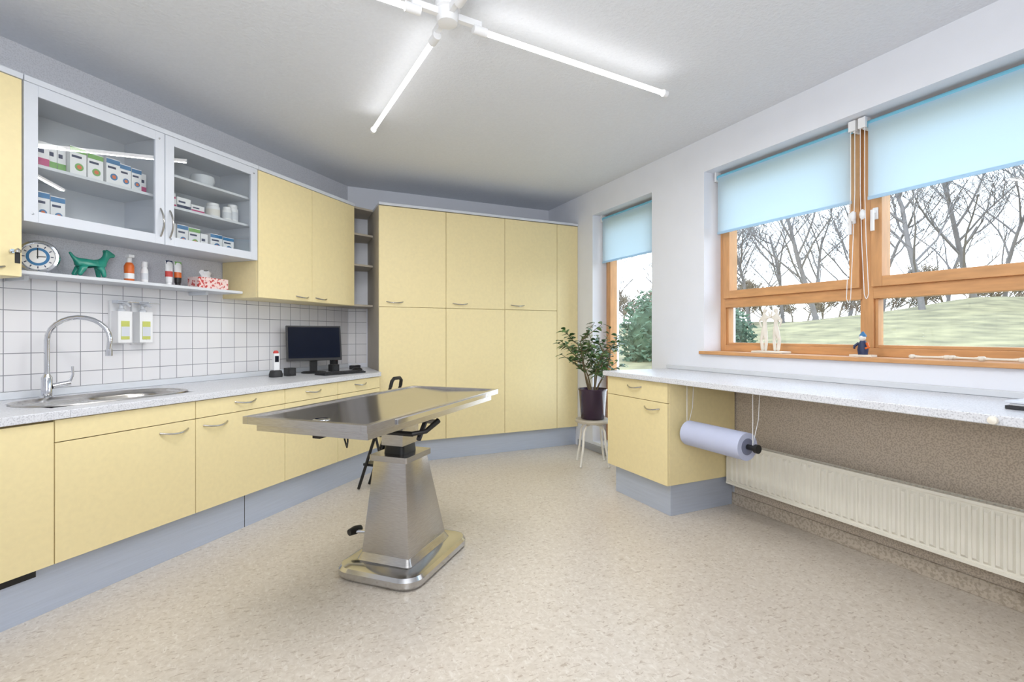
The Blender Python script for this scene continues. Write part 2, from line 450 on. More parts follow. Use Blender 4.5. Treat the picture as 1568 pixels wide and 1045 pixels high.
# ------------------------------------------------------------------ left run, wall cabinets
U = 3.012
def wallcab(name, s0, s1, z0, z1, doors, handles):
    g = B()
    g.box(s0, s1, U+.02, WD-.009, z0, z1, 'yellow')
    for a, b in doors: front(g, a, b, z0, z1, f=U)
    for h in handles: g.handle(h, (1,0,0), (0,-1,0), .14)
    g.box(s0, s1, U-.008, WD-.001, z1, z1+.028, 'greyframe')
    return g
g = wallcab('a', .45, 1.405, 1.526, 2.475, [(.45, .93), (.93, 1.405)], [(1.27, U, 1.57)])
g.cyl((1.365, U, 1.645), (1.365, U-.012, 1.645), .011, 'chrome', 12)
g.tube([(1.365, U-.01, 1.645), (1.365, U-.045, 1.645)], .003, 'chrome', 6)
g.lathe((1.365, U-.05, 1.63), [(.002,0),(.012,.006),(.013,.016),(.002,.026)], 'handle', 10)
g.box(1.355, 1.375, U-.05, U-.046, 1.585, 1.635, 'black')
g.done('wall_cabinet', rot=L45, bevel=.0018)
g = wallcab('b', 2.77, 3.88, 1.526, 2.475, [(2.77, 3.322), (3.322, 3.88)], [(3.21, U, 1.565), (3.43, U, 1.565)])
g.done('wall_cabinet', rot=L45, bevel=.0018)
# glass display cabinet
g = B(); a, m_, b, z0, z1 = 1.409, 2.085, 2.767, 1.80, 2.475
g.box(a, a+.018, U+.02, WD-.001, z0, z1, 'greyframe'); g.box(b-.018, b, U+.02, WD-.001, z0, z1, 'greyframe')
g.box(a+.018, b-.018, U+.02, WD-.001, z0, z0+.02, 'greyframe'); g.box(a+.018, b-.018, U+.02, WD-.001, z1-.02, z1, 'greyframe')
g.box(a+.018, b-.018, WD-.012, WD-.001, z0+.02, z1-.02, 'shelfgrey')
g.box(m_-.009, m_+.009, U+.02, WD-.012, z0+.02, z1-.02, 'greyframe')
g.box(a+.018, m_-.009, U+.04, WD-.012, 2.085, 2.101, 'shelfgrey')
g.box(m_+.009, b-.018, U+.04, WD-.012, 2.045, 2.061, 'shelfgrey')
g.box(m_+.009, b-.018, U+.04, WD-.012, 2.245, 2.261, 'shelfgrey')
for p, q in ((a, m_), (m_, b)):
    p += .002; q -= .002; fw = .055
    g.box(p, p+fw, U, U+.02, z0, z1, 'greyframe'); g.box(q-fw, q, U, U+.02, z0, z1, 'greyframe')
    g.box(p+fw, q-fw, U, U+.02, z0, z0+fw, 'greyframe'); g.box(p+fw, q-fw, U, U+.02, z1-fw, z1, 'greyframe')
    g.box(p+fw-.005, q-fw+.005, U+.008, U+.012, z0+fw-.005, z1-fw+.005, 'cabglass')
    for (hx, hz) in ((p+fw*.6, z0+.04), (q-fw*.6, z1-.04)): 
        g.cyl((hx, U, hz), (hx, U-.003, hz), .006, 'chrome', 10)
g.handle((m_-.028, U, 1.93), (0,0,1), (0,-1,0), .17); g.handle((m_+.028, U, 1.93), (0,0,1), (0,-1,0), .17)
g.box(a, b, U-.008, WD-.001, z1, z1+.028, 'greyframe')
g.done('glass_display_cabinet', rot=L45, bevel=.0015)

# medicine boxes
def medbox(g, s, d, z, w, dp, h, band, mode=0):
    g.box(s, s+w, d, d+dp, z, z+h, 'white')
    if mode == 0:
        g.box(s, s+w, d-.001, d, z+h*.8, z+h*.97, band)
        g.box(s+w*.1, s+w*.7, d-.001, d, z+h*.62, z+h*.70, 'navy')
        c = (s+w*.55, d, z+h*.32)
        g.cyl(c, (c[0], d-.0015, c[2]), min(w, h)*.27, band, 16)
        g.cyl((c[0], d-.001, c[2]), (c[0], d-.0022, c[2]), min(w, h)*.15, 'orange', 12)
    else:
        g.box(s, s+w, d-.001, d, z, z+h*.35, band)
        g.box(s+w*.1, s+w*.6, d-.001, d, z+h*.55, z+h*.7, 'navy')
def medrow(s, z, items, d=3.09):
    g = B()
    for (w, h, band, mode, gap, dd) in items:
        medbox(g, s, d+dd, z, w, .055, h, band, mode); s += w+gap
    g.done('medicine_boxes', rot=L45)
medrow(1.435, 2.102, [(.055,.13,'red',0,.004,0),(.055,.13,'pink',1,.012,0),(.036,.14,'green',1,.003,.03),(.036,.14,'green',1,.003,.03),
     (.075,.155,'green',0,.006,0),(.075,.145,'green',0,.016,0),(.07,.15,'blue',0,.005,0),(.06,.14,'blue',0,.004,.01),(.055,.135,'blue',0,.004,.01),(.03,.12,'pink',1,.0,.02)])
medrow(1.435, 1.821, [(.05,.165,'blue',1,.004,0),(.062,.155,'blue',0,.004,0),(.062,.145,'blue',0,.0,0)])
medrow(2.11, 2.062, [(.10,.055,'pink',1,.006,0),(.09,.075,'navy',1,.006,0),(.09,.05,'pink',1,.01,0)])
medrow(2.12, 2.118, [(.085,.035,'pink',1,.006,0)])
medrow(2.11, 1.821, [(.06,.14,'green',0,.006,0),(.03,.14,'red',1,.010,0),(.072,.14,'blue',0,.006,0),(.078,.135,'green',0,.006,0),(.05,.11,'black',1,.02,0),(.09,.125,'blue',0,.006,0),(.085,.12,'blue',0,.0,0)])
g = B()
for i, (s, d, r, h) in enumerate([(2.52,3.16,.045,.11),(2.60,3.12,.03,.10),(2.67,3.15,.038,.135)]):
    g.lathe((s,d,2.062), [(r*.95,0),(r,.005),(r,h*.78),(r*.8,h*.8),(r*.85,h*.82),(r*.85,h*.98),(r*.8,h)], 'white', 20)
    g.lathe((s,d,2.062+h*.2), [(r+.0008,0),(r+.0008,h*.4)], 'shelfgrey' if i else 'offwhite', 20)
g.done('supplement_jars', rot=L45)
g = B()
g.lathe((2.45,3.17,2.262), [(.02,0),(.06,.01),(.075,.05),(.07,.08),(.066,.08),(.06,.02)], 'shelfgrey', 20)
g.done('glass_bowl', rot=L45)
g = B()
g.box(1.66,1.80,3.07,3.17,1.8205,1.828,'white'); g.box(1.72,1.86,3.09,3.16,1.828,1.834,'greybrown')
g.done('leaflets', rot=L45)

# wall shelf
g = B(); g.box(1.30, 2.745, 3.135, WD-.009, 1.555, 1.573, 'shelfgrey'); 
for s in (1.5, 2.5): g.box(s, s+.02, 3.2, WD-.009, 1.53, 1.555, 'shelfgrey')
g.done('wall_shelf', rot=L45, bevel=.002)
SZ = 1.5735
# round clock
g = B(); mt = Matrix.Translation((1.572, 3.225, SZ+.086)) @ Matrix.Rotation(math.radians(-40), 4, 'Z') @ Matrix.Rotation(math.radians(90), 4, 'X')
g.lathe((0,0,0), [(.070,-.02),(.085,-.012),(.087,.006),(.084,.018),(.074,.02),(.068,.014),(.066,.010)], 'chrome', 40, mt)
g.lathe((0,0,.0102), [(.067,0),(.067,.003)], 'white', 40, mt)
g.lathe((0,0,.0125), [(.047,0),(.047,.002)], 'blue', 32, mt)
g.lathe((0,0,.014), [(.034,0),(.034,.002)], 'white', 32, mt)
for k in range(12):
    mk = mt @ Matrix.Rotation(k*math.pi/6, 4, 'Z'); g.box(-.002,.002,.051,.062,.013,.015,'navy',mk)
g.box(-.002,.002,-.01,.045,.016,.018,'black',mt); g.box(-.004,.032,-.002,.002,.016,.018,'black',mt)
g.box(1.545,1.60,3.205,3.245,SZ,SZ+.008,'chrome')
g.done('round_clock', rot=L45)
# dog figurine (skin)
def skinobj(name, verts, edges, radii, mat, rot=0, loc=(0,0,0), rz=0, sub=2, root=0):
    me = bpy.data.meshes.new(name); me.from_pydata(verts, edges, []); me.materials.append(M[mat])
    ob = bpy.data.objects.new(name, me); scene.collection.objects.link(ob)
    sk = ob.modifiers.new('skin', 'SKIN'); sk.use_smooth_shade = True
    for i, r in enumerate(radii):
        sv = me.skin_vertices[0].data[i]; sv.radius = r if isinstance(r, tuple) else (r, r); sv.use_root = (i == root)
    ss = ob.modifiers.new('sub', 'SUBSURF'); ss.levels = sub; ss.render_levels = sub
    ob.rotation_euler = (0,0,rot); ob.location = loc
    return ob
dv = [(0,0,.080),(.035,0,.086),(.062,0,.102),(.076,0,.130),(.086,0,.148),(.124,0,.142),
      (-.05,0,.078),(-.085,0,.105),(-.105,0,.135),
      (.048,.024,.045),(.054,.026,.006),(.048,-.024,.045),(.054,-.026,.006),
      (-.055,.024,.042),(-.074,.026,.006),(-.055,-.024,.042),(-.074,-.026,.006),
      (.070,.016,.172),(.070,-.016,.172)]
de = [(0,1),(1,2),(2,3),(3,4),(4,5),(0,6),(6,7),(7,8),(1,9),(9,10),(1,11),(11,12),(6,13),(13,14),(6,15),(15,16),(4,17),(4,18)]
drd = [.024,.029,.023,.017,.020,.011,.027,.010,.006,.014,.012,.014,.012,.016,.012,.016,.012,.006,.006]
x, y = w2(1.82, 3.24)
skinobj('dog_figurine', dv, de, drd, 'dog', rot=L45, loc=(x, y, SZ+.003))
# bottles
g = B(); c = (2.03, 3.25, SZ)
g.lathe(c, [(.024,0),(.026,.004),(.026,.10),(.018,.118),(.012,.122)], 'orange', 20)
g.lathe((c[0],c[1],SZ+.02), [(.0265,0),(.0265,.035)], 'white', 20)
g.lathe((c[0],c[1],SZ+.12), [(.014,0),(.014,.02),(.012,.045),(.008,.05)], 'white', 16)
g.box(c[0]-.02,c[0]+.012,c[1]-.03,c[1]+.008,SZ+.15,SZ+.168,'white')
g.done('spray_bottle', rot=L45, bevel=.002)
g = B(); c = (2.12, 3.25, SZ)
g.lathe(c, [(.018,0),(.02,.004),(.02,.085),(.014,.098),(.014,.105),(.016,.107),(.016,.135),(.012,.14)], 'white', 20)
g.lathe((c[0],c[1],SZ+.025), [(.0205,0),(.0205,.04)], 'shelfgrey', 20)
g.done('pump_bottle', rot=L45)
g = B()
for i, (s, col) in enumerate(((2.275,'red'),(2.335,'orange'))):
    g.lathe((s,3.25,SZ), [(.016,0),(.016,.022),(.019,.024),(.021,.06)], 'black' if i else 'white', 16)
    r0 = [(s+.021*math.cos(t), 3.25+.021*math.sin(t), SZ+.06) for t in [k*math.pi/8 for k in range(16)]]
    r1 = [(s+.026*math.cos(t), 3.25+.003*math.sin(t), SZ+.165) for t in [k*math.pi/8 for k in range(16)]]
    g.loft([r0, r1], 'white'); 
    q = .35
    ra = [(a[0]*(1-q)+b[0]*q+ (a[0]-s)*.03, (a[1]*(1-q)+b[1]*q)+(a[1]-3.25)*.06, a[2]*(1-q)+b[2]*q) for a, b in zip(r0, r1)]
    r00 = [(s+(a[0]-s)*1.03, 3.25+(a[1]-3.25)*1.03, a[2]) for a in r0]
    g.loft([r00, ra], col)
    g.box(s-.022,s+.022,3.2465,3.2535,SZ+.145,SZ+.168,'green' if i else 'navy')
g.done('ointment_tubes', rot=L45)
g = B(); g.box(2.44,2.67,3.19,3.30,SZ,SZ+.08,'tissue')
tp = []
for j,(r,zz) in enumerate(((.045,.08),(.03,.095),(.04,.115),(.028,.13))):
    tp.append([(2.53+r*(1+.3*math.sin(3*k+j))*math.cos(k*math.pi/6), 3.245+.45*r*math.sin(k*math.pi/6), SZ+zz+.006*math.sin(5*k+j)) for k in range(12)])
g.loft(tp, 'white')
g.done('tissue_box', rot=L45, bevel=.003)
# soap dispensers
def dispenser(s, lab):
    g = B(); d1 = WD-.009
    g.box(s-.045, s+.045, d1-.02, d1, 1.19, 1.46, 'white')
    g.box(s-.04, s+.04, d1-.085, d1-.02, 1.20, 1.395, 'white')
    g.box(s-.024, s+.024, d1-.088, d1-.085, 1.22, 1.335, lab)
    g.box(s-.024, s+.024, d1-.0885, d1-.088, 1.24, 1.30, 'greyframe')
    g.lathe((s, d1-.05, 1.395), [(.02,0),(.022,.01),(.012,.02),(.010,.045)], 'shelfgrey', 14)
    g.tube([(s, d1-.05, 1.435), (s, d1-.10, 1.44), (s, d1-.13, 1.425)], [.008,.007,.006], 'shelfgrey', 8)
    g.box(s-.035, s+.035, d1-.075, d1-.005, 1.445, 1.462, 'greyframe')
    g.tube([(s-.03, d1-.03, 1.455), (s-.03, d1-.16, 1.45), (s+.03, d1-.16, 1.45), (s+.03, d1-.03, 1.455)], .004, 'chrome', 6)
    g.done('soap_dispenser', rot=L45, bevel=.004)
dispenser(2.03, 'lime'); dispenser(2.155, 'lime')

# corner shelf
g = B()
P = [w2(3.882, 3.07), w2(3.882, WD-.010), (cor[0]+.008, WY-.010), (.808, WY-.010), (.808, 5.02)]
for zz in (1.526, 1.92, 2.22, 2.475): g.prism(P, zz, zz+.02, 'greybrown')
g.done('corner_shelf', bevel=.0015)

# counter items: monitor
mx, my = w2(3.49, 3.14)
ang = math.atan2(-mx, my)
g = B()
T = Matrix.Rotation(math.radians(-9), 4, 'X')
Tm = Matrix.Translation((0,0,.265)) @ T
g.box(-.230,.230,-.012,.018,-.155,.155,'black',Tm)
g.box(-.217,.217,-.0135,-.012,-.133,.142,'screen',Tm)
g.box(-.06,.06,.015,.05,-.08,.08,'black',Tm)
g.box(-.03,.03,.02,.045,.01,.25,'black')
g.lathe((0,.02,0), [(.105,0),(.105,.008),(.09,.014),(.02,.018)], 'black', 28)
g.done('computer_monitor', rot=ang+math.radians(12), loc=(mx, my, .909), bevel=.003)
kx, ky = w2(3.50, 2.86)
g = B(); g.box(-.21,.21,-.07,.07,0,.014,'black')
for r in range(5):
    for c in range(15): g.box(-.2+c*.0268, -.2+c*.0268+.022, -.06+r*.025, -.04+r*.025, .014, .02, 'dark')
g.done('computer_keyboard', rot=L45-math.radians(14), loc=(kx, ky, .909), bevel=.001)
x, y = w2(3.80, 2.92); g = B()
g.ell((0,0,.017),(.032,.055,.017),'black',16); g.done('computer_mouse', rot=L45, loc=(x,y,.9095))
for sx, dd in ((3.19, 3.12), (3.70, 3.10)):
    x, y = w2(sx, dd); g = B(); g.box(-.035,.035,-.03,.04,0,.065,'black')
    g.cyl((0,-.03,.034),(0,-.034,.034),.024,'dark',16); g.done('desk_speaker', rot=L45-.3, loc=(x,y,.909), bevel=.005)
x, y = w2(3.06, 3.14); g = B()
g.lathe((0,0,0), [(.05,0),(.052,.02),(.044,.05),(.03,.055)], 'dark', 20)
g.box(-.022,.022,-.016,.016,.04,.19,'white'); g.box(-.016,.016,-.0175,-.016,.12,.17,'screen')
g.ell((0,0,.195),(.022,.016,.02),'red',12)
g.done('cordless_phone', rot=L45-.3, loc=(x,y,.909), bevel=.005)
x, y = w2(3.84, 3.22); g = B()
g.lathe((0,0,0), [(.036,0),(.038,.005),(.038,.095),(.034,.095),(.034,.01)], 'black', 20)
for i,(a,c) in enumerate(((.3,'red'),(1.6,'blue'),(2.9,'white'),(4.4,'black'))):
    g.cyl((.012*math.cos(a),.012*math.sin(a),.01),(.03*math.cos(a),.03*math.sin(a),.16+.01*i),.004,c,8)
g.done('pen_cup', loc=(x,y,.909))
x, y = w2(4.0, 3.10); g = B()
g.box(-.05,.05,-.03,.03,0,.04,'dark'); g.box(-.03,.03,-.02,.02,.04,.055,'white')
g.done('label_printer', rot=L45, loc=(x,y,.909), bevel=.004)

# ------------------------------------------------------------------ tall cabinets
g = B(); fy = 4.71; xs = [.812, 1.469, 2.113, 2.747]
g.box(.829, WX-.003, fy+.02, WY-.003, .21, 2.478, 'yellow')
g.box(.812, .828, fy+.019, WY-.004, .0, 2.478, 'greybrown')
for i in range(3):
    g.box(xs[i]+.002, xs[i+1]-.002, fy, fy+.018, 1.516, 2.472, 'yellow')
    g.box(xs[i]+.002, xs[i+1]-.002, fy, fy+.018, .212, 1.512, 'yellow')
    g.handle((xs[i]+.15, fy, 1.565), (1,0,0), (0,-1,0), .16)
g.box(2.749, WX-.003, fy, fy+.018, .212, 2.472, 'yellow')
g.box(.812, WX-.002, fy-.008, WY-.003, 2.479, 2.503, 'greyframe')
g.box(.93, WX-.003, fy+.045, fy+.063, 0, .208, 'plinth')
g.done('tall_storage_cabinet', bevel=.0018)

# ------------------------------------------------------------------ right worktop, cabinet
g = B()
g.box(2.33, WX-.001, .25, 3.27, .922, .96, 'top')
g.box(2.992, WX-.001, .25, 3.27, .96, .992, 'shelfgrey')
g.box(2.36, 2.98, .25, .27, 0, .922, 'yellow')
g.done('window_worktop', bevel=.005)
g = B()
g.box(2.38, WX-.02, 2.566, 3.24, .218, .921, 'yellow')
g.box(2.36, 2.379, 2.568, 3.242, .782, .918, 'yellow'); g.box(2.36, 2.379, 2.568, 3.242, .218, .778, 'yellow')
g.handle((2.36, 2.91, .87), (0,1,0), (-1,0,0), .16); g.handle((2.36, 2.72, .735), (0,1,0), (-1,0,0), .16)
g.box(2.41, WX-.02, 2.59, 3.2, 0, .217, 'plinth')
g.done('drawer_cabinet', bevel=.002)
g = B(); g.lathe((0,0,0), [(.012,0),(.016,.004),(.014,.014),(.006,.018)], 'bone', 16, Matrix.Translation((2.329, .87, .94)) @ Matrix.Rotation(-math.pi/2, 4, 'Y'))
g.done('worktop_knob')
g = B(); g.box(2.55,2.85,.70,.92,.961,.975,'dark'); g.box(2.56,2.84,.71,.91,.975,.985,'white'); g.box(2.55,2.85,.70,.92,.985,.993,'greyframe')
g.done('document_stack', bevel=.002)
# paper roll holder
g = B(); rx, rz = 2.49, .585
g.tube([(rx,2.50,rz),(rx,2.04,rz)], .083, 'paper', 36)
g.cyl((rx,2.0405,rz),(rx,2.0385,rz),.05,'roll_end',24)
g.cyl((rx,2.55,rz),(rx,1.97,rz),.016,'black',16); g.cyl((rx,1.985,rz),(rx,1.965,rz),.026,'black',16)
for yy in (2.52, 2.005):
    g.tube([(rx-.0,yy,rz+.012),(rx-.01,yy-.01,.75),(rx,yy,.921)], .0022, 'white', 6)
    g.tube([(rx-.0,yy,rz+.012),(rx+.05,yy,.75),(rx+.06,yy,.921)], .0022, 'white', 6)
g.done('paper_roll_holder')

# radiator
g = B(); y0r, y1r = .86, 2.555; zb, zt_ = .18, .475
g.box(2.905, 2.915, y0r, y1r, zb, zt_, 'rad'); g.box(2.965, 2.975, y0r, y1r, zb, zt_, 'rad')
n = 40; st = (y1r-y0r-.04)/n
for i in range(n):
    yy = y0r+.02+i*st
    g.loft([[(2.906, yy+.006, zb+.02),(2.906, yy+st-.006, zb+.02),(2.892, yy+st-.013, zb+.035),(2.892, yy+.013, zb+.035)][::-1],
            [(2.906, yy+.006, zt_-.02),(2.906, yy+st-.006, zt_-.02),(2.892, yy+st-.013, zt_-.035),(2.892, yy+.013, zt_-.035)][::-1]], 'rad')
g.box(2.897, 2.915, y0r, y1r, zt_-.012, zt_+.004, 'rad'); g.box(2.897, 2.915, y0r, y1r, zb-.004, zb+.012, 'rad')
for i in range(60):
    yy = y0r+.02+i*(y1r-y0r-.04)/60
    g.box(2.915, 2.965, yy, yy+.012, zt_-.006, zt_, 'rad')
g.box(2.900, 2.975, y1r-.004, y1r, zb, zt_, 'rad'); g.box(2.900, 2.975, y0r, y0r+.004, zb, zt_, 'rad')
for yy in (1.2, 2.2): g.box(2.975, 3.012, yy, yy+.03, .25, .42, 'rad')
g.cyl((2.93, .955, 0), (2.93, .955, zb+.01), .011, 'rad', 12)
g.cyl((2.93, .955, .0), (2.93, .955, .012), .022, 'rad', 16)
g.cyl((2.93, .955, .12), (2.93, .955, .165), .019, 'chrome', 12); g.cyl((2.88, .955, .145), (2.93, .955, .145), .014, 'chrome', 12)
g.done('panel_radiator', bevel=.001)

# ------------------------------------------------------------------ sill ornaments
g = B(); g.box(-.05,.05,-.12,.12,0,.014,'bone'); st_ = g.done('carved_figure_sculpture', loc=(3.10, 2.35, 1.1205), bevel=.004)
fv = [(0,-.035,.016),(0,-.045,.09),(0,-.020,.150),(0,-.016,.195),(0,-.022,.235),(0,-.022,.262),(0,-.012,.292),(0,.028,.235),(0,.040,.275),(0,-.062,.215),(0,-.045,.170),(0,-.005,.085),(0,-.012,.016)]
fe = [(0,1),(1,2),(2,3),(3,4),(4,5),(5,6),(4,7),(7,8),(4,9),(9,10),(2,11),(11,12)]
fr = [.011,.012,.018,.014,.018,.008,.020,.007,.006,.007,.006,.012,.010]
for k, (oy, sg, ox) in enumerate(((-.018,1,.006),(.022,-1,-.008))):
    o = skinobj('figure_%d' % (k+1), [(ox, oy+sg*v[1], v[2]*1.08-.002) for v in fv], fe, fr, 'bone', root=3); o.parent = st_
g = B()
g.box(-.03,.03,-.06,.06,0,.012,'bone')
g.lathe((0,0,.012), [(.024,0),(.028,.03),(.02,.07),(.012,.085)], 'navy', 16)
g.ell((-.005,0,.11),(.018,.018,.02),'offwhite',14)
g.lathe((0,0,.118), [(.02,0),(.018,.008),(.004,.03)], 'blue', 14)
g.tube([(0,-.022,.08),(-.015,-.04,.055),(-.03,-.03,.05)], [.008,.007,.006], 'orange', 8)
g.tube([(0,.022,.08),(-.015,.04,.06),(-.03,.03,.05)], [.008,.007,.006], 'navy', 8)
g.done('painted_gnome_figurine', loc=(3.09, 1.74, 1.1205))
def bonem(x, y, ln, a):
    g = B(); 
    g.tube([(0,-ln/2,.013),(0,-ln/4,.012),(0,ln/4,.012),(0,ln/2,.013)], [.010,.006,.006,.010], 'bone', 10)
    for sy in (-1,1):
        g.ell((.009,sy*ln/2,.013),(.012,.014,.0125),'bone',12); g.ell((-.009,sy*ln/2,.013),(.012,.014,.0125),'bone',12)
    g.done('bone_model', rot=a, loc=(x, y, 1.1205))
bonem(3.06, 1.40, .14, .25); bonem(3.07, 1.25, .13, -.2); bonem(3.05, 1.11, .14, .1); bonem(3.09, 0.99, .1, .5)

# ------------------------------------------------------------------ operating table
g = B(); a0, a1, d0, d1 = 1.575, 2.94, 1.165, 1.80; zt = .90
rw = .028
g.box(a0, a1, d0, d0+rw, zt-.032, zt, 'steel'); g.box(a0, a1, d1-rw, d1, zt-.032, zt, 'steel')
g.box(a0, a0+rw, d0+rw, d1-rw, zt-.032, zt, 'steel'); g.box(a1-rw, a1, d0+rw, d1-rw, zt-.032, zt, 'steel')
dm = (d0+d1)/2
zz0, zz1 = zt-.006, zt-.016
g.add([(a0+rw,d0+rw,zz0),(a1-rw,d0+rw,zz0),(a1-rw,dm,zz1),(a0+rw,dm,zz1),(a1-rw,d1-rw,zz0),(a0+rw,d1-rw,zz0)], [(0,1,2,3),(3,2,4,5)], 'steeltop')
g.box(a0+.045, a1-.045, d0+.03, d1-.03, zt-.068, zt-.030, 'steel')
g.lathe((1.69, dm, zt-.0155), [(.036,0),(.036,.003),(.03,.006),(.012,.004)], 'chrome', 24)
for dd in (d0-.004, d1+.004): g.box(a0+.2, a1-.2, dd-.004, dd+.004, zt-.03, zt-.008, 'chrome')
g.box(1.85, 2.72, 1.40, 1.58, zt-.095, zt-.068, 'dark')
g.box(2.12, 2.50, 1.37, 1.61, zt-.125, zt-.095, 'steel')
g.box(2.22, 2.38, 1.42, 1.55, .66, zt-.12, 'steel')
g.tube([(2.25,1.34,.70),(2.34,1.36,.76),(2.40,1.38,.79)], .014, 'dark', 8)
g.cyl((2.16, 1.32, .745), (2.16, 1.66, .745), .013, 'black', 12)
g.cyl((2.44, 1.34, .76), (2.44, 1.64, .76), .013, 'steel', 12)
g.tube([(2.16,1.64,.745),(2.14,1.74,.735),(2.12,1.80,.74)], [.013,.014,.016], 'black', 10)
g.tube([(2.16,1.33,.745),(2.20,1.27,.755),(2.28,1.24,.80)], [.012,.012,.015], 'black', 10)
g.loft([rrect(2.30,1.485,.075,.065,.02,.58), rrect(2.30,1.485,.065,.055,.02,.70)], 'black')
g.loft([rrect(2.30,1.48,.128,.115,.012,.585), rrect(2.30,1.48,.128,.115,.012,.615)], 'steel')
g.loft([rrect(2.36,1.49,.200,.145,.012,.10,2), rrect(2.30,1.48,.112,.10,.010,.588,2)], 'steel')
g.loft([rrect(2.36,1.49,.225,.165,.03,.068,3), rrect(2.36,1.49,.200,.145,.02,.105,3)], 'steel')
g.loft([rrect(2.36,1.485,.315,.235,.09,.005), rrect(2.36,1.485,.325,.245,.10,.018), rrect(2.36,1.485,.325,.245,.10,.045),
        rrect(2.36,1.485,.312,.232,.09,.062), rrect(2.36,1.485,.285,.205,.07,.07)], 'basesteel')
g.loft([rrect(2.36,1.485,.29,.21,.08,0), rrect(2.36,1.485,.29,.21,.08,.006)], 'black')
g.tube([(2.30,1.58,.16),(2.29,1.70,.15),(2.27,1.76,.15)], .010, 'chrome', 8)
g.tube([(2.24,1.775,.152),(2.28,1.765,.154),(2.32,1.76,.152)], [.018,.024,.018], 'black', 12)
g.box(1.70,1.76,1.50,1.54,zt-.10,zt-.068,'black')
g.tube([(1.80,1.46,zt-.07),(1.80,1.45,zt-.12),(1.79,1.43,zt-.15),(1.77,1.41,zt-.12),(1.77,1.41,zt-.07)], .004, 'black', 8)
g.done('veterinary_examination_table', rot=L45, bevel=.002)

# folding step stool behind table
g = B()
for s in (3.27, 3.41):
    g.tube([(s,2.50,0.012),(s,2.20,.84)], .012, 'black', 10)
    g.tube([(s+.005,2.22,.012),(s+.005,2.34,.44)], .010, 'black', 10)
g.tube([(3.27,2.20,.84),(3.275,2.19,.885),(3.30,2.188,.905),(3.38,2.188,.905),(3.405,2.19,.885),(3.41,2.20,.84)], .014, 'black', 10)
g.box(3.275,3.405,2.36,2.46,.20,.22,'black'); g.box(3.275,3.405,2.28,2.37,.44,.46,'black')
g.done('folding_step_stool', rot=L45, bevel=.002)

# ------------------------------------------------------------------ plant + stool
PX, PY = 2.70, 3.95
g = B()
g.lathe((PX,PY,.405), [(.15,0),(.165,.006),(.168,.022),(.16,.035),(.05,.034)], 'greybrown', 32)
g.lathe((PX,PY,.385), [(.05,0),(.06,.0),(.06,.02)], 'white', 20)
for k in range(4):
    a = k*math.pi/2+.35; c, s = math.cos(a), math.sin(a)
    g.tube([(PX+.03*c,PY+.03*s,.39),(PX+.10*c,PY+.10*s,.38),(PX+.135*c,PY+.135*s,.33),(PX+.155*c,PY+.155*s,.17),(PX+.19*c,PY+.19*s,.006)], .011, 'offwhite', 10)
g.done('round_stool')
g = B(); pz = .441
g.lathe((PX,PY,pz), [(.10,0),(.112,.006),(.132,.27),(.138,.275),(.138,.29),(.128,.29),(.124,.26)], 'pot', 36)
g.lathe((PX,PY,pz+.255), [(.124,0),(.124,.006)], 'soil', 24)
rnd = random.Random(11)
def leaf(g, p, dr, ln, wd, mat):
    dr = dr.normalized(); side = dr.cross(Vector((0,0,1)))
    if side.length < .1: side = Vector((1,0,0))
    side.normalize()
    side = (side + Vector((rnd.uniform(-.3,.3),rnd.uniform(-.3,.3),rnd.uniform(-.5,.5)))).normalized()
    nr = side.cross(dr).normalized()
    prof = [(0,.0),(.2,.32),(.45,.5),(.75,.33),(1,.0)]
    vs = []; 
    for t, w_ in prof:
        c = p + dr*ln*t + Vector((0,0,-1))*ln*.25*t*t
        if w_ == 0: vs.append(c)
        else:
            vs += [c - side*wd*w_ + nr*wd*.12, c, c + side*wd*w_ + nr*wd*.12]
    fs = [(0,1,2),(0,2,3),(1,4,5,2),(2,5,6,3),(4,7,8,5),(5,8,9,6),(7,10,8),(8,10,9)]
    g.add(vs, fs, mat)
def twig(p, dr, ln, r, lev):
    pts = [p]; d = dr.copy()
    n = 5
    for i in range(n):
        d = (d + Vector((rnd.uniform(-.25,.25),rnd.uniform(-.25,.25),rnd.uniform(-.08,.18)))).normalized()
        pts.append(pts[-1]+d*ln/n)
    g.tube(pts, [r*(1-.12*i) for i in range(n+1)], 'bark', 6)
    for i, q in enumerate(pts[1:]):
        if lev > 0 and i >= 1:
            for _ in range(2):
                a = rnd.uniform(0, 6.28)
                nd = (d*.4 + Vector((math.cos(a),math.sin(a),rnd.uniform(-.2,.5)))*.9).normalized()
                twig(q, nd, ln*rnd.uniform(.38,.58), r*.55, lev-1)
        if lev == 0 or i == n-1:
            for _ in range(2):
                a = rnd.uniform(0, 6.28)
                ld = (d*.4+Vector((math.cos(a),math.sin(a),rnd.uniform(-.5,.5)))).normalized()
                leaf(g, q, ld, rnd.uniform(.055,.09), rnd.uniform(.034,.048), 'leaf' if rnd.random()<.7 else 'leaf2')
for k in range(6):
    a = k*1.05+.4
    twig(Vector((PX+.03*math.cos(a),PY+.03*math.sin(a),pz+.255)), Vector((.5*math.cos(a),.5*math.sin(a),1)).normalized(), rnd.uniform(.42,.54), .009, 1)
g.v = [(min(v[0], 3.005), v[1], v[2]) for v in g.v]
g.done('potted_ficus', smooth=60)

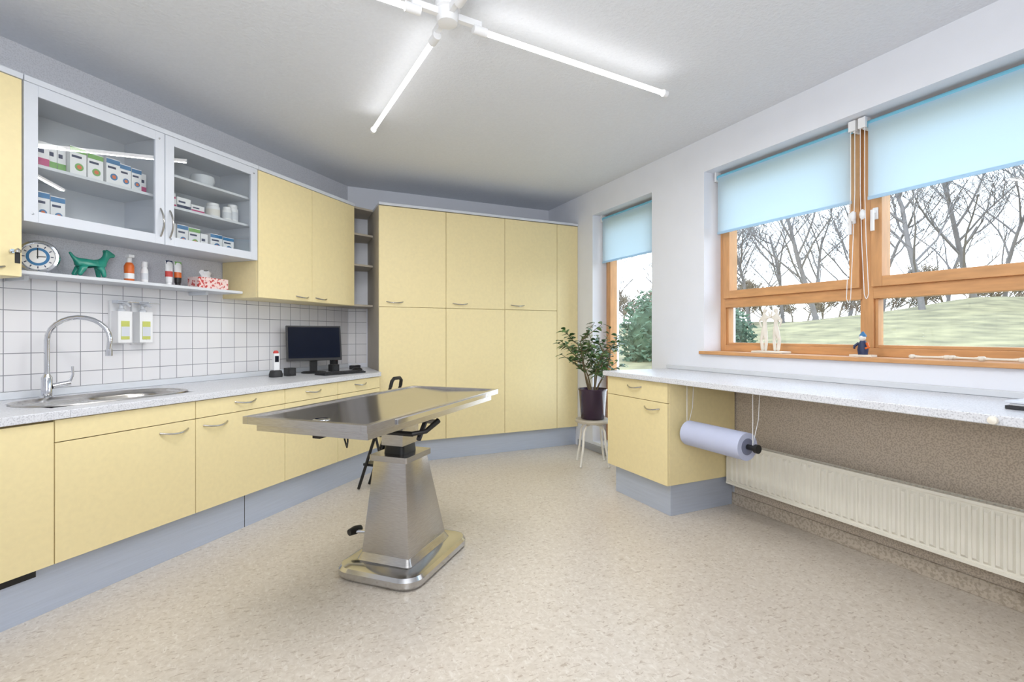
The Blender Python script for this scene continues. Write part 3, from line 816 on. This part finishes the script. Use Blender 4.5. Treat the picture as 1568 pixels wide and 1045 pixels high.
# ------------------------------------------------------------------ ceiling lamp
def lamp(cx, cy, rot):
    g = B(); z = 2.70
    g.lathe((0,0,z-.02), [(.02,0),(.045,.004),(.05,.02),(.05,.06),(.06,.065),(.06,CEIL-z+.019)], 'white', 28)
    for k in range(4):
        mt = Matrix.Rotation(k*math.pi/2, 4, 'Z')
        g.box(.04,.17,-.012,.012,z+.01,z+.04,'white',mt)
        g.cyl((.13,0,z),(.20,0,z),.021,'white',16,mtx=mt)
        g.cyl((.20,0,z),(1.38,0,z),.0135,'tube',16,mtx=mt)
        g.cyl((1.38,0,z),(1.41,0,z),.02,'white',16,mtx=mt)
    o = g.done('fluorescent_ceiling_lamp', rot=rot, loc=(cx,cy,0))
    for k in range(4):
        l = bpy.data.lights.new('tube_light_%d' % (k+1), 'AREA'); l.shape = 'RECTANGLE'; l.size = 1.16; l.size_y = .026
        l.energy = 12.5; l.color = (1, .99, .975)
        lo = bpy.data.objects.new('tube_light_%d' % (k+1), l); scene.collection.objects.link(lo); lo.parent = o
        a = k*math.pi/2
        lo.location = (.79*math.cos(a), .79*math.sin(a), z-.016); lo.rotation_euler = (0, 0, a)
    return o
lamp(.684, 2.17, math.radians(4.5))

# ------------------------------------------------------------------ outdoors
def th(x, y):
    r = math.hypot(x-3.4, (y-2)*.5)
    z = .55 + 1.9*(1-math.exp(-max(0, r-3)/16)) + .12*math.sin(x*.35+y*.2)+.10*math.sin(y*.45-x*.15)
    z += 1.0*math.exp(-((x-26)**2/40+(y-9)**2/10))
    return z
vs = []; fs = []; nx, ny = 50, 70
for i in range(nx):
    for j in range(ny):
        x = 3.42 + (i/(nx-1))**1.5*75; y = -35 + j/(ny-1)*110
        vs.append((x, y, th(x, y)))
for i in range(nx-1):
    for j in range(ny-1):
        a = i*ny+j; fs.append((a, a+ny, a+ny+1, a+1))
g = B(); g.add(vs, fs, 'grass'); g.done('lawn_ground', smooth=180)

def treemesh(seed, mat, levels=4, H=9.0, kids=(8,5,4,4), spread=.75, tr=.012, mr=.0075):
    r = random.Random(seed); t = B()
    def br(p, d, ln, rad, lev):
        n = 4 if lev < 3 else 3
        pts = [p]; 
        for i in range(n):
            d = (d+Vector((r.uniform(-.2,.2),r.uniform(-.2,.2),r.uniform(-.05,.2)))).normalized()
            pts.append(pts[-1]+d*ln/n)
        t.tube(pts, [max(mr, rad*(1-.5*i/n)) for i in range(n+1)], mat, 5 if lev < 2 else 3, cap=False)
        if lev < levels:
            for c in range(kids[lev]):
                f = r.uniform(.3,1) if lev else .25+.75*c/kids[0]
                k = min(n-1, int(f*n)); q = pts[k].lerp(pts[k+1], f*n-k if f < 1 else 1)
                a = r.uniform(0, 6.28)
                nd = (d*(1-spread*.6)+Vector((math.cos(a),math.sin(a),r.uniform(.1,.6)))*spread).normalized()
                br(q, nd, ln*r.uniform(.42,.62), max(.007, rad*.42), lev+1)
    br(Vector((0,0,-.2)), Vector((0,0,1)), H*.6, H*tr, 0)
    return t
protos = [treemesh(s, 'tree').done('bare_tree', smooth=180) for s in (1, 2, 3)]
shr = treemesh(9, 'shrub', 3, 3.0, (10,7,5,4), .9, .02, .017).done('bare_shrub', smooth=180)
def place(pr, x, y, sc, rz, first=False):
    o = pr if first else pr.copy()
    if not first: scene.collection.objects.link(o)
    o.location = (x, y, th(x, y)-.05); o.scale = (sc,)*3; o.rotation_euler = (0,0,rz)
def pol(u, t):
    a = math.radians(u); return t*math.sin(a), t*math.cos(a)
r = random.Random(4); used = set()
spots = [(51,25,.95),(57,22,1.0),(62,29,1.0),(65,21,.9),(68.5,27,1.05),(72,23,1.0),(47,26,1.0),(43,30,1.0),(54,32,1.0),
         (76,22,1.0),(80,30,1.1),(84,24,1.0),(36,36,1.0),(32,28,1.0),(49.5,36,1.1),(90,28,1.1),(59.5,36,1.1),(70,36,1.1),
         (45.5,38,1.2),(56.5,41,1.2),(66.5,43,1.2)]
for i, (b_, t_, sc) in enumerate(spots):
    x, y = pol(b_, t_); k = i % 3
    place(protos[k], x, y, sc*r.uniform(.9,1.1), r.uniform(0,6.28), k not in used); used.add(k)
first = True
for i in range(44):
    b_ = 34+i*1.3; x, y = pol(b_, 33+r.uniform(-3,6))
    place(shr, x, y, r.uniform(.8,1.2), r.uniform(0,6.28), first); first = False
g = B(); hr = random.Random(5)
def bush(cx, cy, cz, rx, ry, rz):
    g.ell((cx,cy,cz),(rx*.8,ry*.8,rz*.85),'hedge',14)
    for _ in range(1500):
        a = hr.uniform(0,6.28); u = hr.uniform(-.9,1); q = math.sqrt(max(0,1-u*u)); k = hr.uniform(.8,1.08)
        p = Vector((cx+rx*q*math.cos(a)*k, cy+ry*q*math.sin(a)*k, cz+rz*u*k))
        d = Vector((hr.uniform(-1,1),hr.uniform(-1,1),hr.uniform(-.3,1))).normalized()*.11; e = d.orthogonal().normalized()*.035
        g.add([p-e, p+e, p+d+e*.3, p+d-e*.3], [(0,1,2,3)], 'hedge')
for (b_, t_, rr, hh) in ((41.2,11,.72,1.0),(45,11.5,.8,.9),(48,12,.7,.7)):
    x, y = pol(b_, t_); bush(x, y, th(x,y)+hh*.55-.1, rr, rr, hh)
g.done('evergreen_hedge')

# ------------------------------------------------------------------ lights, world, camera
def area(name, loc, target, size, power, col=(1,1,1)):
    l = bpy.data.lights.new(name, 'AREA'); l.shape = 'SQUARE'; l.size = size; l.energy = power; l.color = col
    o = bpy.data.objects.new(name, l); scene.collection.objects.link(o); o.location = loc
    o.rotation_euler = (Vector(target)-Vector(loc)).to_track_quat('-Z', 'Y').to_euler()
    l.specular_factor = .3
    return o
area('added_ceiling_fill', (-.3, -.3, 1.5), (.1, .3, 2.81), .5, 36, (.97,.985,1))  # added fill light, brightens the ceiling; not a fixture of the room
area('added_fill_behind_camera', (-.2, -.9, 2.0), (1.6, 3.6, 1.4), 1.2, 30, (.98,.99,1))  # added unseen fill light for flat, even brightness from the front

wd = bpy.data.worlds.new('world'); scene.world = wd; wd.use_nodes = True
N = wd.node_tree.nodes; L = wd.node_tree.links
bg = N['Background']
tc = N.new('ShaderNodeTexCoord'); sp = N.new('ShaderNodeSeparateXYZ'); rp = N.new('ShaderNodeValToRGB')
L.new(tc.outputs['Generated'], sp.inputs[0]); L.new(sp.outputs[2], rp.inputs[0])
rp.color_ramp.elements[0].position = 0.0; rp.color_ramp.elements[0].color = (.90,.95,1,1)
rp.color_ramp.elements[1].position = 0.7; rp.color_ramp.elements[1].color = (.66,.82,1,1)
L.new(rp.outputs[0], bg.inputs[0]); bg.inputs[1].default_value = 4.2

cam = bpy.data.cameras.new('camera'); co = bpy.data.objects.new('camera', cam); scene.collection.objects.link(co)
co.location = (0,0,1.25); co.rotation_euler = (math.radians(90), 0, math.radians(-25))
cam.sensor_width = 36; cam.lens = 17.22; cam.shift_y = -.0062; cam.clip_start = .02
scene.camera = co
scene.view_settings.view_transform = 'Standard'
scene.view_settings.exposure = 0.0
